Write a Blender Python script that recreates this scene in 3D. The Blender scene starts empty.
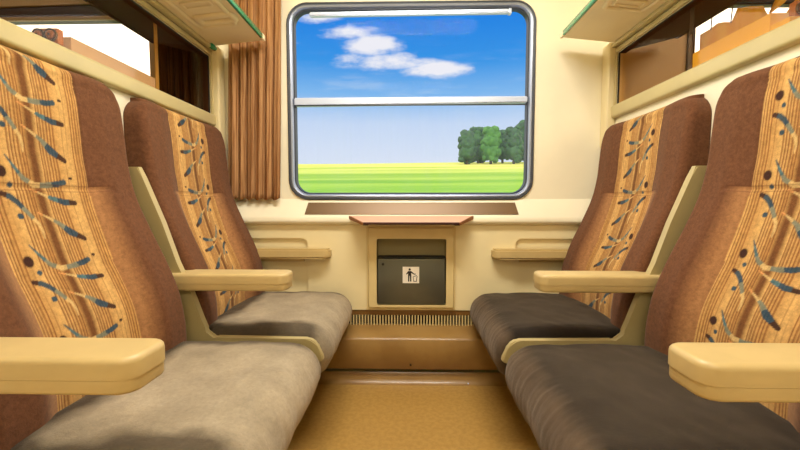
import bpy, bmesh, math, random
import numpy as np
from mathutils import Vector, Matrix, noise
R = math.radians
scene = bpy.context.scene
COL = scene.collection
random.seed(7)

# ------------------------------------------------------------------ camera
cam_d = bpy.data.cameras.new('camera')
cam_d.sensor_width = 36
cam_d.lens = 36 * 376 / 800
cam_d.clip_start = .02
cam_d.clip_end = 1000
cam = bpy.data.objects.new('camera', cam_d)
COL.objects.link(cam)
cam.location = (-.0145, 0, .84)
cam.rotation_euler = (R(90 - 3.35), 0, R(1.22))
scene.camera = cam
scene.view_settings.view_transform = 'Standard'
scene.view_settings.look = 'None'
scene.view_settings.gamma = 1
scene.view_settings.exposure = 0.0
scene.view_settings.use_curve_mapping = False

SUN_STRENGTH = 1.25
LAMP_MAIN = 28
FILL_REAR = 10
SKY_STRENGTH = 1.0


def lin(c):
    return tuple((v / 255 / 12.92) if v / 255 <= .04045 else ((v / 255 + .055) / 1.055) ** 2.4 for v in c)


# ------------------------------------------------------------------ node helper
class NT:
    def __init__(self, tree):
        self.t = tree
        tree.nodes.clear()

    def n(self, typ, **kw):
        nd = self.t.nodes.new(typ)
        for k, v in kw.items():
            setattr(nd, k, v)
        return nd

    def put(self, sock, v):
        if isinstance(v, bpy.types.NodeSocket):
            self.t.links.new(v, sock)
        else:
            if sock.type == 'RGBA' and len(v) == 3:
                v = (*v, 1)
            sock.default_value = v

    def m(self, op, a, b=None, c=None, clamp=False):
        nd = self.n('ShaderNodeMath', operation=op, use_clamp=clamp)
        self.put(nd.inputs[0], a)
        if b is not None: self.put(nd.inputs[1], b)
        if c is not None: self.put(nd.inputs[2], c)
        return nd.outputs[0]

    def mix(self, f, a, b):
        nd = self.n('ShaderNodeMix', data_type='RGBA')
        self.put(nd.inputs['Factor'], f)
        self.put(nd.inputs[6], a)
        self.put(nd.inputs[7], b)
        return nd.outputs[2]

    def maprange(self, v, a, b, c=0., d=1., smooth=True):
        nd = self.n('ShaderNodeMapRange', interpolation_type='SMOOTHSTEP' if smooth else 'LINEAR')
        self.put(nd.inputs[0], v)
        for i, x in enumerate((a, b, c, d)): nd.inputs[i + 1].default_value = x
        return nd.outputs[0]

    def noise(self, vec, scale, detail=3, rough=.55):
        nd = self.n('ShaderNodeTexNoise')
        self.put(nd.inputs['Vector'], vec)
        nd.inputs['Scale'].default_value = scale
        nd.inputs['Detail'].default_value = detail
        nd.inputs['Roughness'].default_value = rough
        return nd.outputs[0]

    def scaled(self, vec, s):
        nd = self.n('ShaderNodeMapping')
        self.put(nd.inputs['Vector'], vec)
        nd.inputs['Scale'].default_value = s
        return nd.outputs[0]


# ------------------------------------------------------------------ world: blue sky with clouds
def build_world():
    w = bpy.data.worlds.new('sky')
    scene.world = w
    w.use_nodes = True
    t = NT(w.node_tree)
    tc = t.n('ShaderNodeTexCoord')
    sep = t.n('ShaderNodeSeparateXYZ')
    t.put(sep.inputs[0], tc.outputs['Generated'])
    x, y, z = sep.outputs
    ys = t.m('MAXIMUM', y, .02)
    a = t.m('DIVIDE', x, ys)
    b = t.m('DIVIDE', z, ys)
    ramp = t.n('ShaderNodeValToRGB')
    t.put(ramp.inputs[0], z)
    cr = ramp.color_ramp
    stops = [(.0, (232, 236, 246)), (.11, (220, 228, 245)), (.20, (200, 217, 244)), (.27, (128, 184, 238)),
             (.34, (60, 150, 230)), (.46, (26, 124, 226)), (.9, (20, 90, 200))]
    while len(cr.elements) < len(stops): cr.elements.new(.5)
    for e, (p, c) in zip(cr.elements, stops):
        e.position = p
        e.color = (*lin(c), 1)
    base = ramp.outputs[0]
    comb = t.n('ShaderNodeCombineXYZ')
    t.put(comb.inputs[0], a); t.put(comb.inputs[1], b)
    nz = t.noise(t.scaled(comb.outputs[0], (7, 16, 1)), 1.0, 6, .62)
    total = None
    for (u, v, ru, rv, amp) in [(352, 36, 30, 9, 1.0), (378, 50, 30, 10, 1.1), (398, 66, 34, 9, 1.1), (438, 73, 34, 8, 1.2), (418, 68, 30, 8, 1.0),
                                (330, 22, 26, 8, .8), (362, 62, 26, 9, .7), (318, 12, 40, 5, .5), (300, 47, 12, 4, .5)]:
        da = t.m('DIVIDE', t.m('SUBTRACT', a, (u - 416) / 376), ru / 376)
        db = t.m('DIVIDE', t.m('SUBTRACT', b, (203 - v) / 376), rv / 376)
        d2 = t.m('ADD', t.m('MULTIPLY', da, da), t.m('MULTIPLY', db, db))
        g = t.m('MULTIPLY', t.m('EXPONENT', t.m('MULTIPLY', d2, -.8)), amp)
        total = g if total is None else t.m('MAXIMUM', total, g)
    cl = t.m('ADD', total, t.m('MULTIPLY', t.m('SUBTRACT', nz, .5), 1.9))
    cl = t.m('MULTIPLY', t.maprange(cl, .34, 1.0), t.maprange(total, .08, .4))
    nz2 = t.noise(t.scaled(comb.outputs[0], (4, 22, 1)), 1.0, 5, .6)
    wisp = t.m('MULTIPLY', t.maprange(nz2, .48, .74), .38)
    wisp = t.m('MULTIPLY', wisp, t.maprange(b, .45, .28))
    base = t.mix(wisp, base, lin((205, 222, 242)))
    base = t.mix(cl, base, lin((238, 238, 246)))
    # white glow added to the sky's sides for blown-out side windows and ambient light
    side = t.maprange(t.m('ABSOLUTE', a), .52, .66)
    up = t.maprange(z, -.05, .05)
    veil = t.m('MULTIPLY', side, up)
    base = t.mix(veil, base, (2.6, 2.45, 2.2))
    bg = t.n('ShaderNodeBackground')
    t.put(bg.inputs[0], base)
    bg.inputs[1].default_value = SKY_STRENGTH
    out = t.n('ShaderNodeOutputWorld')
    t.put(out.inputs[0], bg.outputs[0])


build_world()
sun_d = bpy.data.lights.new('sun', 'SUN')
sun_d.energy = SUN_STRENGTH
sun_d.angle = R(1)
sun_d.color = (1, .95, .84)
sun = bpy.data.objects.new('sun', sun_d)
COL.objects.link(sun)
sun.rotation_euler = (R(42), 0, R(-25))      # high behind the carriage, onto the fields


def area(name, loc, size, power, color, rot=(0, 0, 0)):
    d = bpy.data.lights.new(name, 'AREA')
    d.shape = 'RECTANGLE'
    d.size, d.size_y = size
    d.energy = power
    d.color = color
    o = bpy.data.objects.new(name, d)
    COL.objects.link(o)
    o.location = loc
    o.rotation_euler = rot
    return o


area('ceiling_lamp_light', (0, 1.0, 2.085), (.9, .26), LAMP_MAIN, (1, .95, .86))
area('rear_fill_light', (0, -.35, 2.085), (.9, .26), FILL_REAR, (1, .95, .87))  # unseen fill added behind the viewer to light the window wall
area('right_neighbour_fill_light', (2.0, .75, 2.085), (.9, .26), 14, (1, .90, .72))  # added to brighten the dim right neighbour
area('left_neighbour_fill_light', (-2.0, .75, 2.085), (.9, .26), 3, (1, .90, .72))  # added to brighten the left neighbour a little


# ------------------------------------------------------------------ materials
MATS = {}


def mat(name, color, rough=.5, metal=0., spec=.5, noise_amt=0., noise_scale=20., bump=0., bump_scale=60., sheen=0.,
        stretch=(1, 1, 1), color2=None, coat=0.):
    m = bpy.data.materials.new(name)
    m.use_nodes = True
    t = NT(m.node_tree)
    p = t.n('ShaderNodeBsdfPrincipled')
    out = t.n('ShaderNodeOutputMaterial')
    t.put(out.inputs[0], p.outputs[0])
    tc = t.n('ShaderNodeTexCoord')
    vec = t.scaled(tc.outputs['Object'], stretch)
    c = lin(color)
    if noise_amt > 0 or color2:
        nz = t.noise(vec, noise_scale, 5)
        c2 = lin(color2) if color2 else tuple(v * (1 - noise_amt) for v in c)
        f = t.maprange(nz, .35, .65)
        t.put(p.inputs['Base Color'], t.mix(f, c, c2))
    else:
        t.put(p.inputs['Base Color'], c)
    p.inputs['Roughness'].default_value = rough
    p.inputs['Metallic'].default_value = metal
    p.inputs['Specular IOR Level'].default_value = spec
    p.inputs['Coat Weight'].default_value = coat
    if sheen:
        p.inputs['Sheen Weight'].default_value = sheen
        p.inputs['Sheen Roughness'].default_value = .4
        t.put(p.inputs['Sheen Tint'], (1, .85, .7))
    if bump:
        b = t.n('ShaderNodeBump')
        b.inputs['Strength'].default_value = bump
        b.inputs['Distance'].default_value = .002
        t.put(b.inputs['Height'], t.noise(vec, bump_scale, 4))
        t.put(p.inputs['Normal'], b.outputs[0])
    MATS[name] = m
    return m


def mat_attr(name, rough=.95, sheen=.2, bump=.5, grain=.18):
    """fabric whose woven print or painted light and wear is stored as a colour attribute on the mesh"""
    m = bpy.data.materials.new(name)
    m.use_nodes = True
    t = NT(m.node_tree)
    p = t.n('ShaderNodeBsdfPrincipled')
    out = t.n('ShaderNodeOutputMaterial')
    t.put(out.inputs[0], p.outputs[0])
    at = t.n('ShaderNodeAttribute', attribute_name='print')
    tc = t.n('ShaderNodeTexCoord')
    nz = t.noise(tc.outputs['Object'], 85, 6, .85)
    mul = t.maprange(nz, .3, .7, 1 - grain, 1 + grain, False)
    vm = t.n('ShaderNodeVectorMath', operation='SCALE')
    t.put(vm.inputs[0], at.outputs['Color'])
    t.put(vm.inputs['Scale'], mul)
    t.put(p.inputs['Base Color'], vm.outputs[0])
    p.inputs['Roughness'].default_value = rough
    p.inputs['Specular IOR Level'].default_value = .15
    p.inputs['Sheen Weight'].default_value = sheen
    p.inputs['Sheen Roughness'].default_value = .45
    t.put(p.inputs['Sheen Tint'], (1, .85, .68))
    b = t.n('ShaderNodeBump')
    b.inputs['Strength'].default_value = bump
    b.inputs['Distance'].default_value = .0015
    t.put(b.inputs['Height'], t.noise(tc.outputs['Object'], 320, 3, .7))
    t.put(p.inputs['Normal'], b.outputs[0])
    return m


def mat_glass(name, tint=(1, 1, 1), gloss=.06, rough=0., milk=0.):
    m = bpy.data.materials.new(name)
    m.use_nodes = True
    t = NT(m.node_tree)
    tr = t.n('ShaderNodeBsdfTransparent')
    t.put(tr.inputs[0], tint)
    gl = t.n('ShaderNodeBsdfGlossy')
    gl.inputs['Roughness'].default_value = rough
    mx = t.n('ShaderNodeMixShader')
    geo = t.n('ShaderNodeNewGeometry')
    dot = t.n('ShaderNodeVectorMath', operation='DOT_PRODUCT')
    t.put(dot.inputs[0], geo.outputs['Normal']); t.put(dot.inputs[1], geo.outputs['Incoming'])
    c5 = t.m('POWER', t.m('SUBTRACT', 1., t.m('ABSOLUTE', dot.outputs['Value']), clamp=True), 5.)
    t.put(mx.inputs[0], t.m('MULTIPLY_ADD', c5, .22, gloss))
    t.put(mx.inputs[1], tr.outputs[0])
    t.put(mx.inputs[2], gl.outputs[0])
    res = mx.outputs[0]
    if milk:
        tl = t.n('ShaderNodeBsdfTranslucent')
        t.put(tl.inputs[0], (.9, .93, 1))
        m2 = t.n('ShaderNodeMixShader')
        tc = t.n('ShaderNodeTexCoord')
        nz = t.noise(t.scaled(tc.outputs['Object'], (14, 1, 1.2)), 1.5, 4)
        t.put(m2.inputs[0], t.m('MULTIPLY', t.maprange(nz, .3, .7, .6, 1.4), milk))
        t.put(m2.inputs[1], res)
        t.put(m2.inputs[2], tl.outputs[0])
        res = m2.outputs[0]
    out = t.n('ShaderNodeOutputMaterial')
    t.put(out.inputs[0], res)
    return m


def mat_curtain(name, c1, c2, trans=.15, stripes=95.):
    m = bpy.data.materials.new(name)
    m.use_nodes = True
    t = NT(m.node_tree)
    at = t.n('ShaderNodeAttribute', attribute_name='cloth')   # x = distance along the cloth
    sp = t.n('ShaderNodeSeparateXYZ')
    t.put(sp.inputs[0], at.outputs['Vector'])
    cb = t.n('ShaderNodeCombineXYZ')
    t.put(cb.inputs[0], t.m('MULTIPLY', sp.outputs[0], stripes))
    t.put(cb.inputs[1], t.m('MULTIPLY', sp.outputs[1], 2.5))
    nz = t.noise(cb.outputs[0], 1., 4, .7)
    col = t.mix(t.maprange(nz, .38, .62), lin(c1), lin(c2))
    d = t.n('ShaderNodeBsdfDiffuse'); t.put(d.inputs[0], col)
    tl = t.n('ShaderNodeBsdfTranslucent'); t.put(tl.inputs[0], col)
    mx = t.n('ShaderNodeMixShader')
    mx.inputs[0].default_value = trans
    t.put(mx.inputs[1], d.outputs[0]); t.put(mx.inputs[2], tl.outputs[0])
    out = t.n('ShaderNodeOutputMaterial')
    t.put(out.inputs[0], mx.outputs[0])
    return m


M_WALL = mat('cream_wall', (246, 237, 208), .42, noise_amt=.05, noise_scale=3)
M_PANEL = mat('cream_panel', (238, 222, 174), .4, noise_amt=.05, noise_scale=4)
M_PLASTIC = mat('cream_plastic', (222, 200, 142), .38, noise_amt=.06, noise_scale=8)
M_RAIL = mat('rail_plastic', (206, 190, 138), .35, noise_amt=.06, noise_scale=8)
M_SHELL = mat('shell_plastic', (186, 168, 116), .4, noise_amt=.08, noise_scale=8)
M_ARM = mat('armrest_plastic', (200, 174, 118), .42, noise_amt=.07, noise_scale=12)
M_RACK = mat('rack_plastic', (248, 232, 188), .4, noise_amt=.05, noise_scale=5)
M_CEIL = mat('ceiling_paint', (240, 226, 190), .6)
M_FLOOR = mat('floor_lino', (184, 144, 76), .38, noise_scale=60, color2=(172, 132, 66), bump=.15, bump_scale=140)
M_HEAT = mat('heater_metal', (160, 124, 68), .36, noise_scale=6, color2=(144, 108, 56), coat=.2)
M_SKIRT = mat('skirting_rubber', (120, 84, 40), .35)
M_DARK = mat('dark_recess', (22, 16, 10), .7)
M_BASE = mat('seat_base_metal', (58, 50, 40), .6)
M_ALU = mat('brushed_aluminium', (205, 210, 218), .32, metal=.85)
M_WHITEALU = mat('white_aluminium', (208, 220, 244), .35, metal=.25)
M_RUBBER = mat('window_rubber', (46, 52, 64), .45)
M_STEEL = mat('frame_steel', (150, 158, 176), .35, metal=.55)
M_BIN = mat('bin_grey_metal', (104, 104, 92), .30, metal=.6, noise_amt=.1, noise_scale=5)
M_BINREC = mat('bin_recess_paint', (142, 128, 84), .55)
M_VENT = mat('vent_brown_metal', (112, 86, 54), .4, metal=.25)
M_TABLE = mat('table_laminate', (224, 178, 150), .3, noise_amt=.06)
M_TEDGE = mat('table_edge_wood', (140, 88, 44), .5)
M_TDARK = mat('table_dark_edge', (60, 22, 14), .45)
M_GREEN = mat('green_edge_glass', (24, 150, 104), .15, spec=.8)
M_STICK = mat('sticker_white', (240, 232, 214), .5)
M_BLACK = mat('pictogram_black', (24, 18, 14), .6)
M_SCREW = mat('screw_dark', (70, 52, 34), .4, metal=.6)
M_DKWOOD = mat('dark_brown_panel', (82, 50, 24), .45, noise_amt=.2, noise_scale=4)
M_DKRACK = mat('dark_brown_rack', (70, 42, 22), .9, spec=.05)
M_TAN = mat('tan_panel', (204, 160, 92), .5)
M_ORWOOD = mat('orange_brown_wood', (206, 128, 66), .5, noise_amt=.2, noise_scale=30)
M_GOLD = mat('gold_brown_frame', (196, 150, 70), .4)
M_FABRIC = mat_attr('printed_plush', sheen=.12, grain=.34)
M_VELOUR = mat_attr('lit_worn_velour', sheen=.22, bump=.8, grain=.2)
M_GLASS = mat_glass('clear_glass', (1, 1, 1), .0008)
M_GLASSLOW = mat_glass('dusty_glass', (.98, .99, 1), .001, milk=.03)
M_GLASSP = mat_glass('partition_glass', (.97, .93, .86), .02)
M_CURT = mat_curtain('brown_curtain_cloth', (196, 150, 104), (146, 100, 62), .12)
M_CURTDK = mat_curtain('dark_curtain_cloth', (84, 50, 22), (44, 24, 8), .03)
M_CURTOR = mat_curtain('orange_curtain_cloth', (252, 206, 70), (246, 190, 50), .7, 12)
M_BARK = mat('bark', (70, 56, 40), .9)
M_LEAF = mat('tree_leaves', (44, 84, 40), .8, noise_scale=.9, color2=(22, 52, 34))
M_LEAF2 = mat('pale_tree_leaves', (66, 116, 44), .8, noise_scale=.9, color2=(44, 92, 30))
M_LEAFOR = mat('orange_leaves', (244, 184, 50), .7)
M_BANK = mat('pale_embankment', (226, 190, 160), .9)


def mat_lamp():
    m = bpy.data.materials.new('lamp_diffuser')
    m.use_nodes = True
    t = NT(m.node_tree)
    e = t.n('ShaderNodeEmission')
    t.put(e.inputs[0], (1, .9, .7)); e.inputs[1].default_value = 3
    out = t.n('ShaderNodeOutputMaterial'); t.put(out.inputs[0], e.outputs[0])
    return m


M_LAMP = mat_lamp()


def mat_field():
    m = bpy.data.materials.new('field_grass')
    m.use_nodes = True
    t = NT(m.node_tree)
    p = t.n('ShaderNodeBsdfPrincipled')
    tc = t.n('ShaderNodeTexCoord')
    sp = t.n('ShaderNodeSeparateXYZ')
    t.put(sp.inputs[0], tc.outputs['Object'])
    vec = t.scaled(tc.outputs['Object'], (.010, .07, .0))
    nz = t.noise(vec, 1.6, 5, .6)
    # crop bands: ripening corn near the crest, fresh green lower down
    far = t.maprange(sp.outputs[1], 22, 100)
    green = t.mix(t.maprange(nz, .38, .62), lin((84, 136, 30)), lin((122, 158, 46)))
    yel = t.mix(t.maprange(nz, .38, .62), lin((158, 172, 60)), lin((202, 194, 104)))
    t.put(p.inputs['Base Color'], t.mix(far, green, yel))
    p.inputs['Roughness'].default_value = .95
    p.inputs['Specular IOR Level'].default_value = .1
    out = t.n('ShaderNodeOutputMaterial'); t.put(out.inputs[0], p.outputs[0])
    return m


M_FIELD = mat_field()


# ------------------------------------------------------------------ object helpers
def tag(o, label=None, cat=None, group=None, kind=None):
    if label: o['label'] = label
    if cat: o['category'] = cat
    if group: o['group'] = group
    if kind: o['kind'] = kind
    return o


def thing(name, loc, label, cat, group=None, rz=0):
    o = bpy.data.objects.new(name, None)
    COL.objects.link(o)
    o.empty_display_size = .05
    o.location = loc
    o.rotation_euler = (0, 0, rz)
    return tag(o, label, cat, group)


def local(o, par):
    """world-built child: keep its place under a moved parent"""
    if par is not None:
        o.parent = par
        o.matrix_parent_inverse = par.matrix_basis.inverted()
    return o


def obj(name, bm, m, parent=None, smooth=False, world=True):
    me = bpy.data.meshes.new(name)
    bmesh.ops.recalc_face_normals(bm, faces=bm.faces)
    if smooth:
        for f in bm.faces: f.smooth = True
    bm.to_mesh(me); bm.free()
    me.materials.append(m)
    o = bpy.data.objects.new(name, me)
    COL.objects.link(o)
    if parent is not None:
        if world: 
            bpy.context.view_layer.update()
            local(o, parent)
        else: o.parent = parent
    return o


def smooth_angle(o, ang=35):
    me = o.data
    for p in me.polygons: p.use_smooth = True
    me.set_sharp_from_angle(angle=R(ang))
    return o


def bm_new(): return bmesh.new()


def add_box(bm, x0, x1, y0, y1, z0, z1, bev=0., seg=2):
    r = bmesh.ops.create_cube(bm, size=1)
    vs = r['verts']
    for v in vs:
        v.co.x = x0 + (v.co.x + .5) * (x1 - x0)
        v.co.y = y0 + (v.co.y + .5) * (y1 - y0)
        v.co.z = z0 + (v.co.z + .5) * (z1 - z0)
    if bev:
        es = list({e for v in vs for e in v.link_edges})
        bmesh.ops.bevel(bm, geom=es, offset=bev, segments=seg, profile=.5, affect='EDGES')
    return bm


def box(name, x0, x1, y0, y1, z0, z1, m, parent=None, bev=0., seg=2, kind=None):
    bm = add_box(bm_new(), x0, x1, y0, y1, z0, z1, bev, seg)
    o = obj(name, bm, m, parent)
    if bev: smooth_angle(o)
    if kind: o['kind'] = kind
    return o


def rrect(x0, x1, z0, z1, r, n=8):
    pts = []
    for cx, cz, a0 in ((x1 - r, z1 - r, 0), (x0 + r, z1 - r, 90), (x0 + r, z0 + r, 180), (x1 - r, z0 + r, 270)):
        for i in range(n + 1):
            a = R(a0 + 90 * i / n)
            pts.append((cx + r * math.cos(a), cz + r * math.sin(a)))
    return pts


def add_plate(bm, outer, holes, d0, d1, axis='Y'):
    """flat plate with holes: outlines in (x,z) for axis Y, in (y,z) for axis X, in (x,y) for axis Z; d0..d1 is its thickness"""
    def P(a, b, d):
        return {'Y': (a, d, b), 'X': (d, a, b), 'Z': (a, b, d)}[axis]
    es = []
    for loop in [outer] + holes:
        vs = [bm.verts.new(P(a, b, d0)) for a, b in loop]
        es += [bm.edges.new((vs[i], vs[(i + 1) % len(vs)])) for i in range(len(vs))]
    r = bmesh.ops.triangle_fill(bm, use_beauty=True, use_dissolve=False, edges=es)
    fs = [g for g in r['geom'] if isinstance(g, bmesh.types.BMFace)]
    ex = bmesh.ops.extrude_face_region(bm, geom=fs)
    off = Vector(P(0, 0, d1)) - Vector(P(0, 0, d0))
    for g in ex['geom']:
        if isinstance(g, bmesh.types.BMVert): g.co += off
    return bm


def add_ring(bm, path, section, closed=True):
    """sweep a closed section (list of (outward, y)) round a path of (x,z) points lying in a Y plane"""
    n = len(path)
    rings = []
    for i in range(n):
        p = Vector((path[i][0], 0, path[i][1]))
        a = Vector((path[i - 1][0], 0, path[i - 1][1])); b = Vector((path[(i + 1) % n][0], 0, path[(i + 1) % n][1]))
        t = (b - a).normalized()
        nrm = Vector((t.z, 0, -t.x))
        rings.append([bm.verts.new((p.x + nrm.x * o, y, p.z + nrm.z * o)) for o, y in section])
    k = len(section)
    for i in range(n):
        r0, r1 = rings[i], rings[(i + 1) % n]
        for j in range(k):
            bm.faces.new((r0[j], r0[(j + 1) % k], r1[(j + 1) % k], r1[j]))
    return bm


def add_tube(bm, pts, r, n=8):
    rings = []
    pts = [Vector(p) for p in pts]
    for i, p in enumerate(pts):
        t = (pts[min(i + 1, len(pts) - 1)] - pts[max(i - 1, 0)]).normalized()
        up = Vector((0, 0, 1)) if abs(t.z) < .9 else Vector((0, 1, 0))
        u = t.cross(up).normalized(); w = u.cross(t)
        rr = r[i] if isinstance(r, (list, tuple)) else r
        rings.append([bm.verts.new(p + (u * math.cos(2 * math.pi * k / n) + w * math.sin(2 * math.pi * k / n)) * rr) for k in range(n)])
    for a, b in zip(rings, rings[1:]):
        for k in range(n): bm.faces.new((a[k], a[(k + 1) % n], b[(k + 1) % n], b[k]))
    bm.faces.new(rings[0][::-1]); bm.faces.new(rings[-1])
    return bm


def add_prism(bm, poly, y0, y1):
    a = [bm.verts.new((x, y0, z)) for x, z in poly]
    b = [bm.verts.new((x, y1, z)) for x, z in poly]
    bm.faces.new(a); bm.faces.new(b[::-1])
    n = len(poly)
    for i in range(n): bm.faces.new((a[i], b[i], b[(i + 1) % n], a[(i + 1) % n]))
    return bm


def catmull(P, n=6):
    out = []
    for i in range(len(P) - 1):
        p0 = np.array(P[max(i - 1, 0)]); p1 = np.array(P[i]); p2 = np.array(P[i + 1]); p3 = np.array(P[min(i + 2, len(P) - 1)])
        for k in range(n):
            t = k / n
            out.append(tuple(.5 * ((2 * p1) + (-p0 + p2) * t + (2 * p0 - 5 * p1 + 4 * p2 - p3) * t * t + (-p0 + 3 * p1 - 3 * p2 + p3) * t ** 3)))
    out.append(tuple(P[-1]))
    return out


# ------------------------------------------------------------------ room shell
HW = .945      # half width of the compartment
YW = 1.85      # window wall
YB = -.75      # wall to the corridor, behind the camera
ZC = 2.12
SIDE = 3.0     # the neighbouring compartments end here

box('floor', -SIDE, SIDE, YB, YW + .05, -.05, 0, M_FLOOR, kind='structure')
box('ceiling', -SIDE - .05, SIDE + .05, YB - .05, YW + .12, ZC, ZC + .05, M_CEIL, kind='structure')
box('wall_back', -SIDE, SIDE, YB - .05, YB, 0, ZC, M_WALL, kind='structure')

# window wall with its rounded opening, and the neighbours' openings either side
WX0, WX1, WZ0, WZ1 = -.600, .592, .855, 1.797
bm = bm_new()
add_plate(bm, [(-.945, .76), (.945, .76), (.945, ZC), (-.945, ZC)], [rrect(WX0 + .02, WX1 - .02, WZ0 + .02, WZ1 - .02, .085)], YW, YW + .05)
tag(smooth_angle(obj('wall_far', bm, M_WALL)), kind='structure')

# window frame: rubber lip, steel ring, inner rubber, panes, bars
win = thing('window_1', (0, YW, .857), None, None)
win['kind'] = 'structure'
bm = bm_new()
add_ring(bm, rrect(WX0, WX1, WZ0, WZ1, .10), [(0, YW + .01), (0, YW - .006), (-.006, YW - .012), (-.014, YW - .010), (-.016, YW + .01)])
smooth_angle(obj('outer_seal', bm, M_RUBBER, win))
bm = bm_new()
add_ring(bm, rrect(WX0 + .013, WX1 - .013, WZ0 + .013, WZ1 - .013, .088), [(0, YW + .012), (0, YW - .010), (-.005, YW - .013), (-.012, YW - .010), (-.017, YW + .002), (-.017, YW + .03)])
smooth_angle(obj('frame', bm, M_STEEL, win))
bm = bm_new()
add_ring(bm, rrect(WX0 + .029, WX1 - .029, WZ0 + .028, WZ1 - .029, .074), [(0, YW + .03), (0, YW + .002), (-.005, YW + .002), (-.008, YW + .012), (-.008, YW + .03)])
smooth_angle(obj('inner_seal', bm, M_RUBBER, win))
bm = bm_new()
add_plate(bm, rrect(WX0 + .03, WX1 - .03, WZ0 + .03, 1.325, .03), [], YW + .026, YW + .030)
obj('lower_pane', bm, M_GLASSLOW, win)
bm = bm_new()
add_plate(bm, rrect(WX0 + .03, WX1 - .03, 1.345, WZ1 - .03, .03), [], YW + .018, YW + .022)
obj('upper_pane', bm, M_GLASS, win)
bm = bm_new()
bar = [(WX0 + .032, 1.312), (WX1 - .034, 1.322), (WX1 - .034, 1.352), (WX0 + .032, 1.350)]
add_prism(bm, bar, YW - .004, YW + .034)
bmesh.ops.bevel(bm, geom=bm.edges[:], offset=.004, segments=2, affect='EDGES')
smooth_angle(obj('divider_bar', bm, M_WHITEALU, win))
box('divider_groove', WX0 + .034, WX1 - .036, YW - .0065, YW - .002, 1.309, 1.315, M_RUBBER, win)
bm = bm_new()
add_prism(bm, [(-.488, 1.733), (.462, 1.739), (.462, 1.757), (-.488, 1.751)], YW - .008, YW + .018)
bmesh.ops.bevel(bm, geom=bm.edges[:], offset=.004, segments=2, affect='EDGES')
smooth_angle(obj('pull_bar', bm, M_WHITEALU, win))
bm = bm_new()
add_box(bm, .46, .475, YW - .008, YW + .018, 1.735, 1.76, .004)
obj('pull_bar_latch', bm, M_WHITEALU, win)

# corner posts
for s, nm in ((-1, 'trim_1'), (1, 'trim_2')):
    bm = bm_new()
    xs = sorted((s * .945, s * .905))
    add_box(bm, xs[0], xs[1], 1.785, YW, 1.10, 1.575, .008, 3)
    tag(smooth_angle(obj(nm, bm, M_PANEL)), kind='structure')

# sill: sloping ledge, lower wall with its sunk panels
bm = bm_new()
prof = [(YW + .05, .86), (YW, .86), (YW - .008, .845), (YW - .05, .775), (YW - .058, .755), (YW - .052, .742), (YW - .03, .735), (YW + .05, .735)]
a = [bm.verts.new((-.945, y, z)) for y, z in prof]; b = [bm.verts.new((.945, y, z)) for y, z in prof]
bm.faces.new(a); bm.faces.new(b[::-1])
for i in range(len(prof)): bm.faces.new((a[i], b[i], b[(i + 1) % len(prof)], a[(i + 1) % len(prof)]))
sill = tag(smooth_angle(obj('trim_3', bm, M_WALL), 50), kind='structure')

YL = 1.82      # face of the lower wall
bm = bm_new()
add_plate(bm, [(-.945, .315), (.945, .315), (.945, .738), (-.945, .738)],
          [rrect(-.90, -.505, .39, .668, .03), rrect(.505, .90, .39, .668, .03), rrect(-.168, .172, .343, .670, .012)], YL, YL + .014)
lw = tag(smooth_angle(obj('wall_far_lower', bm, M_PANEL)), kind='structure')
for s in (-1, 1):
    xs = sorted((s * .92, s * .49))
    bm = bm_new(); add_box(bm, xs[0], xs[1], YL + .014, YL + .03, .38, .68)
    obj('sunk_panel', bm, M_PANEL, lw)

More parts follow.
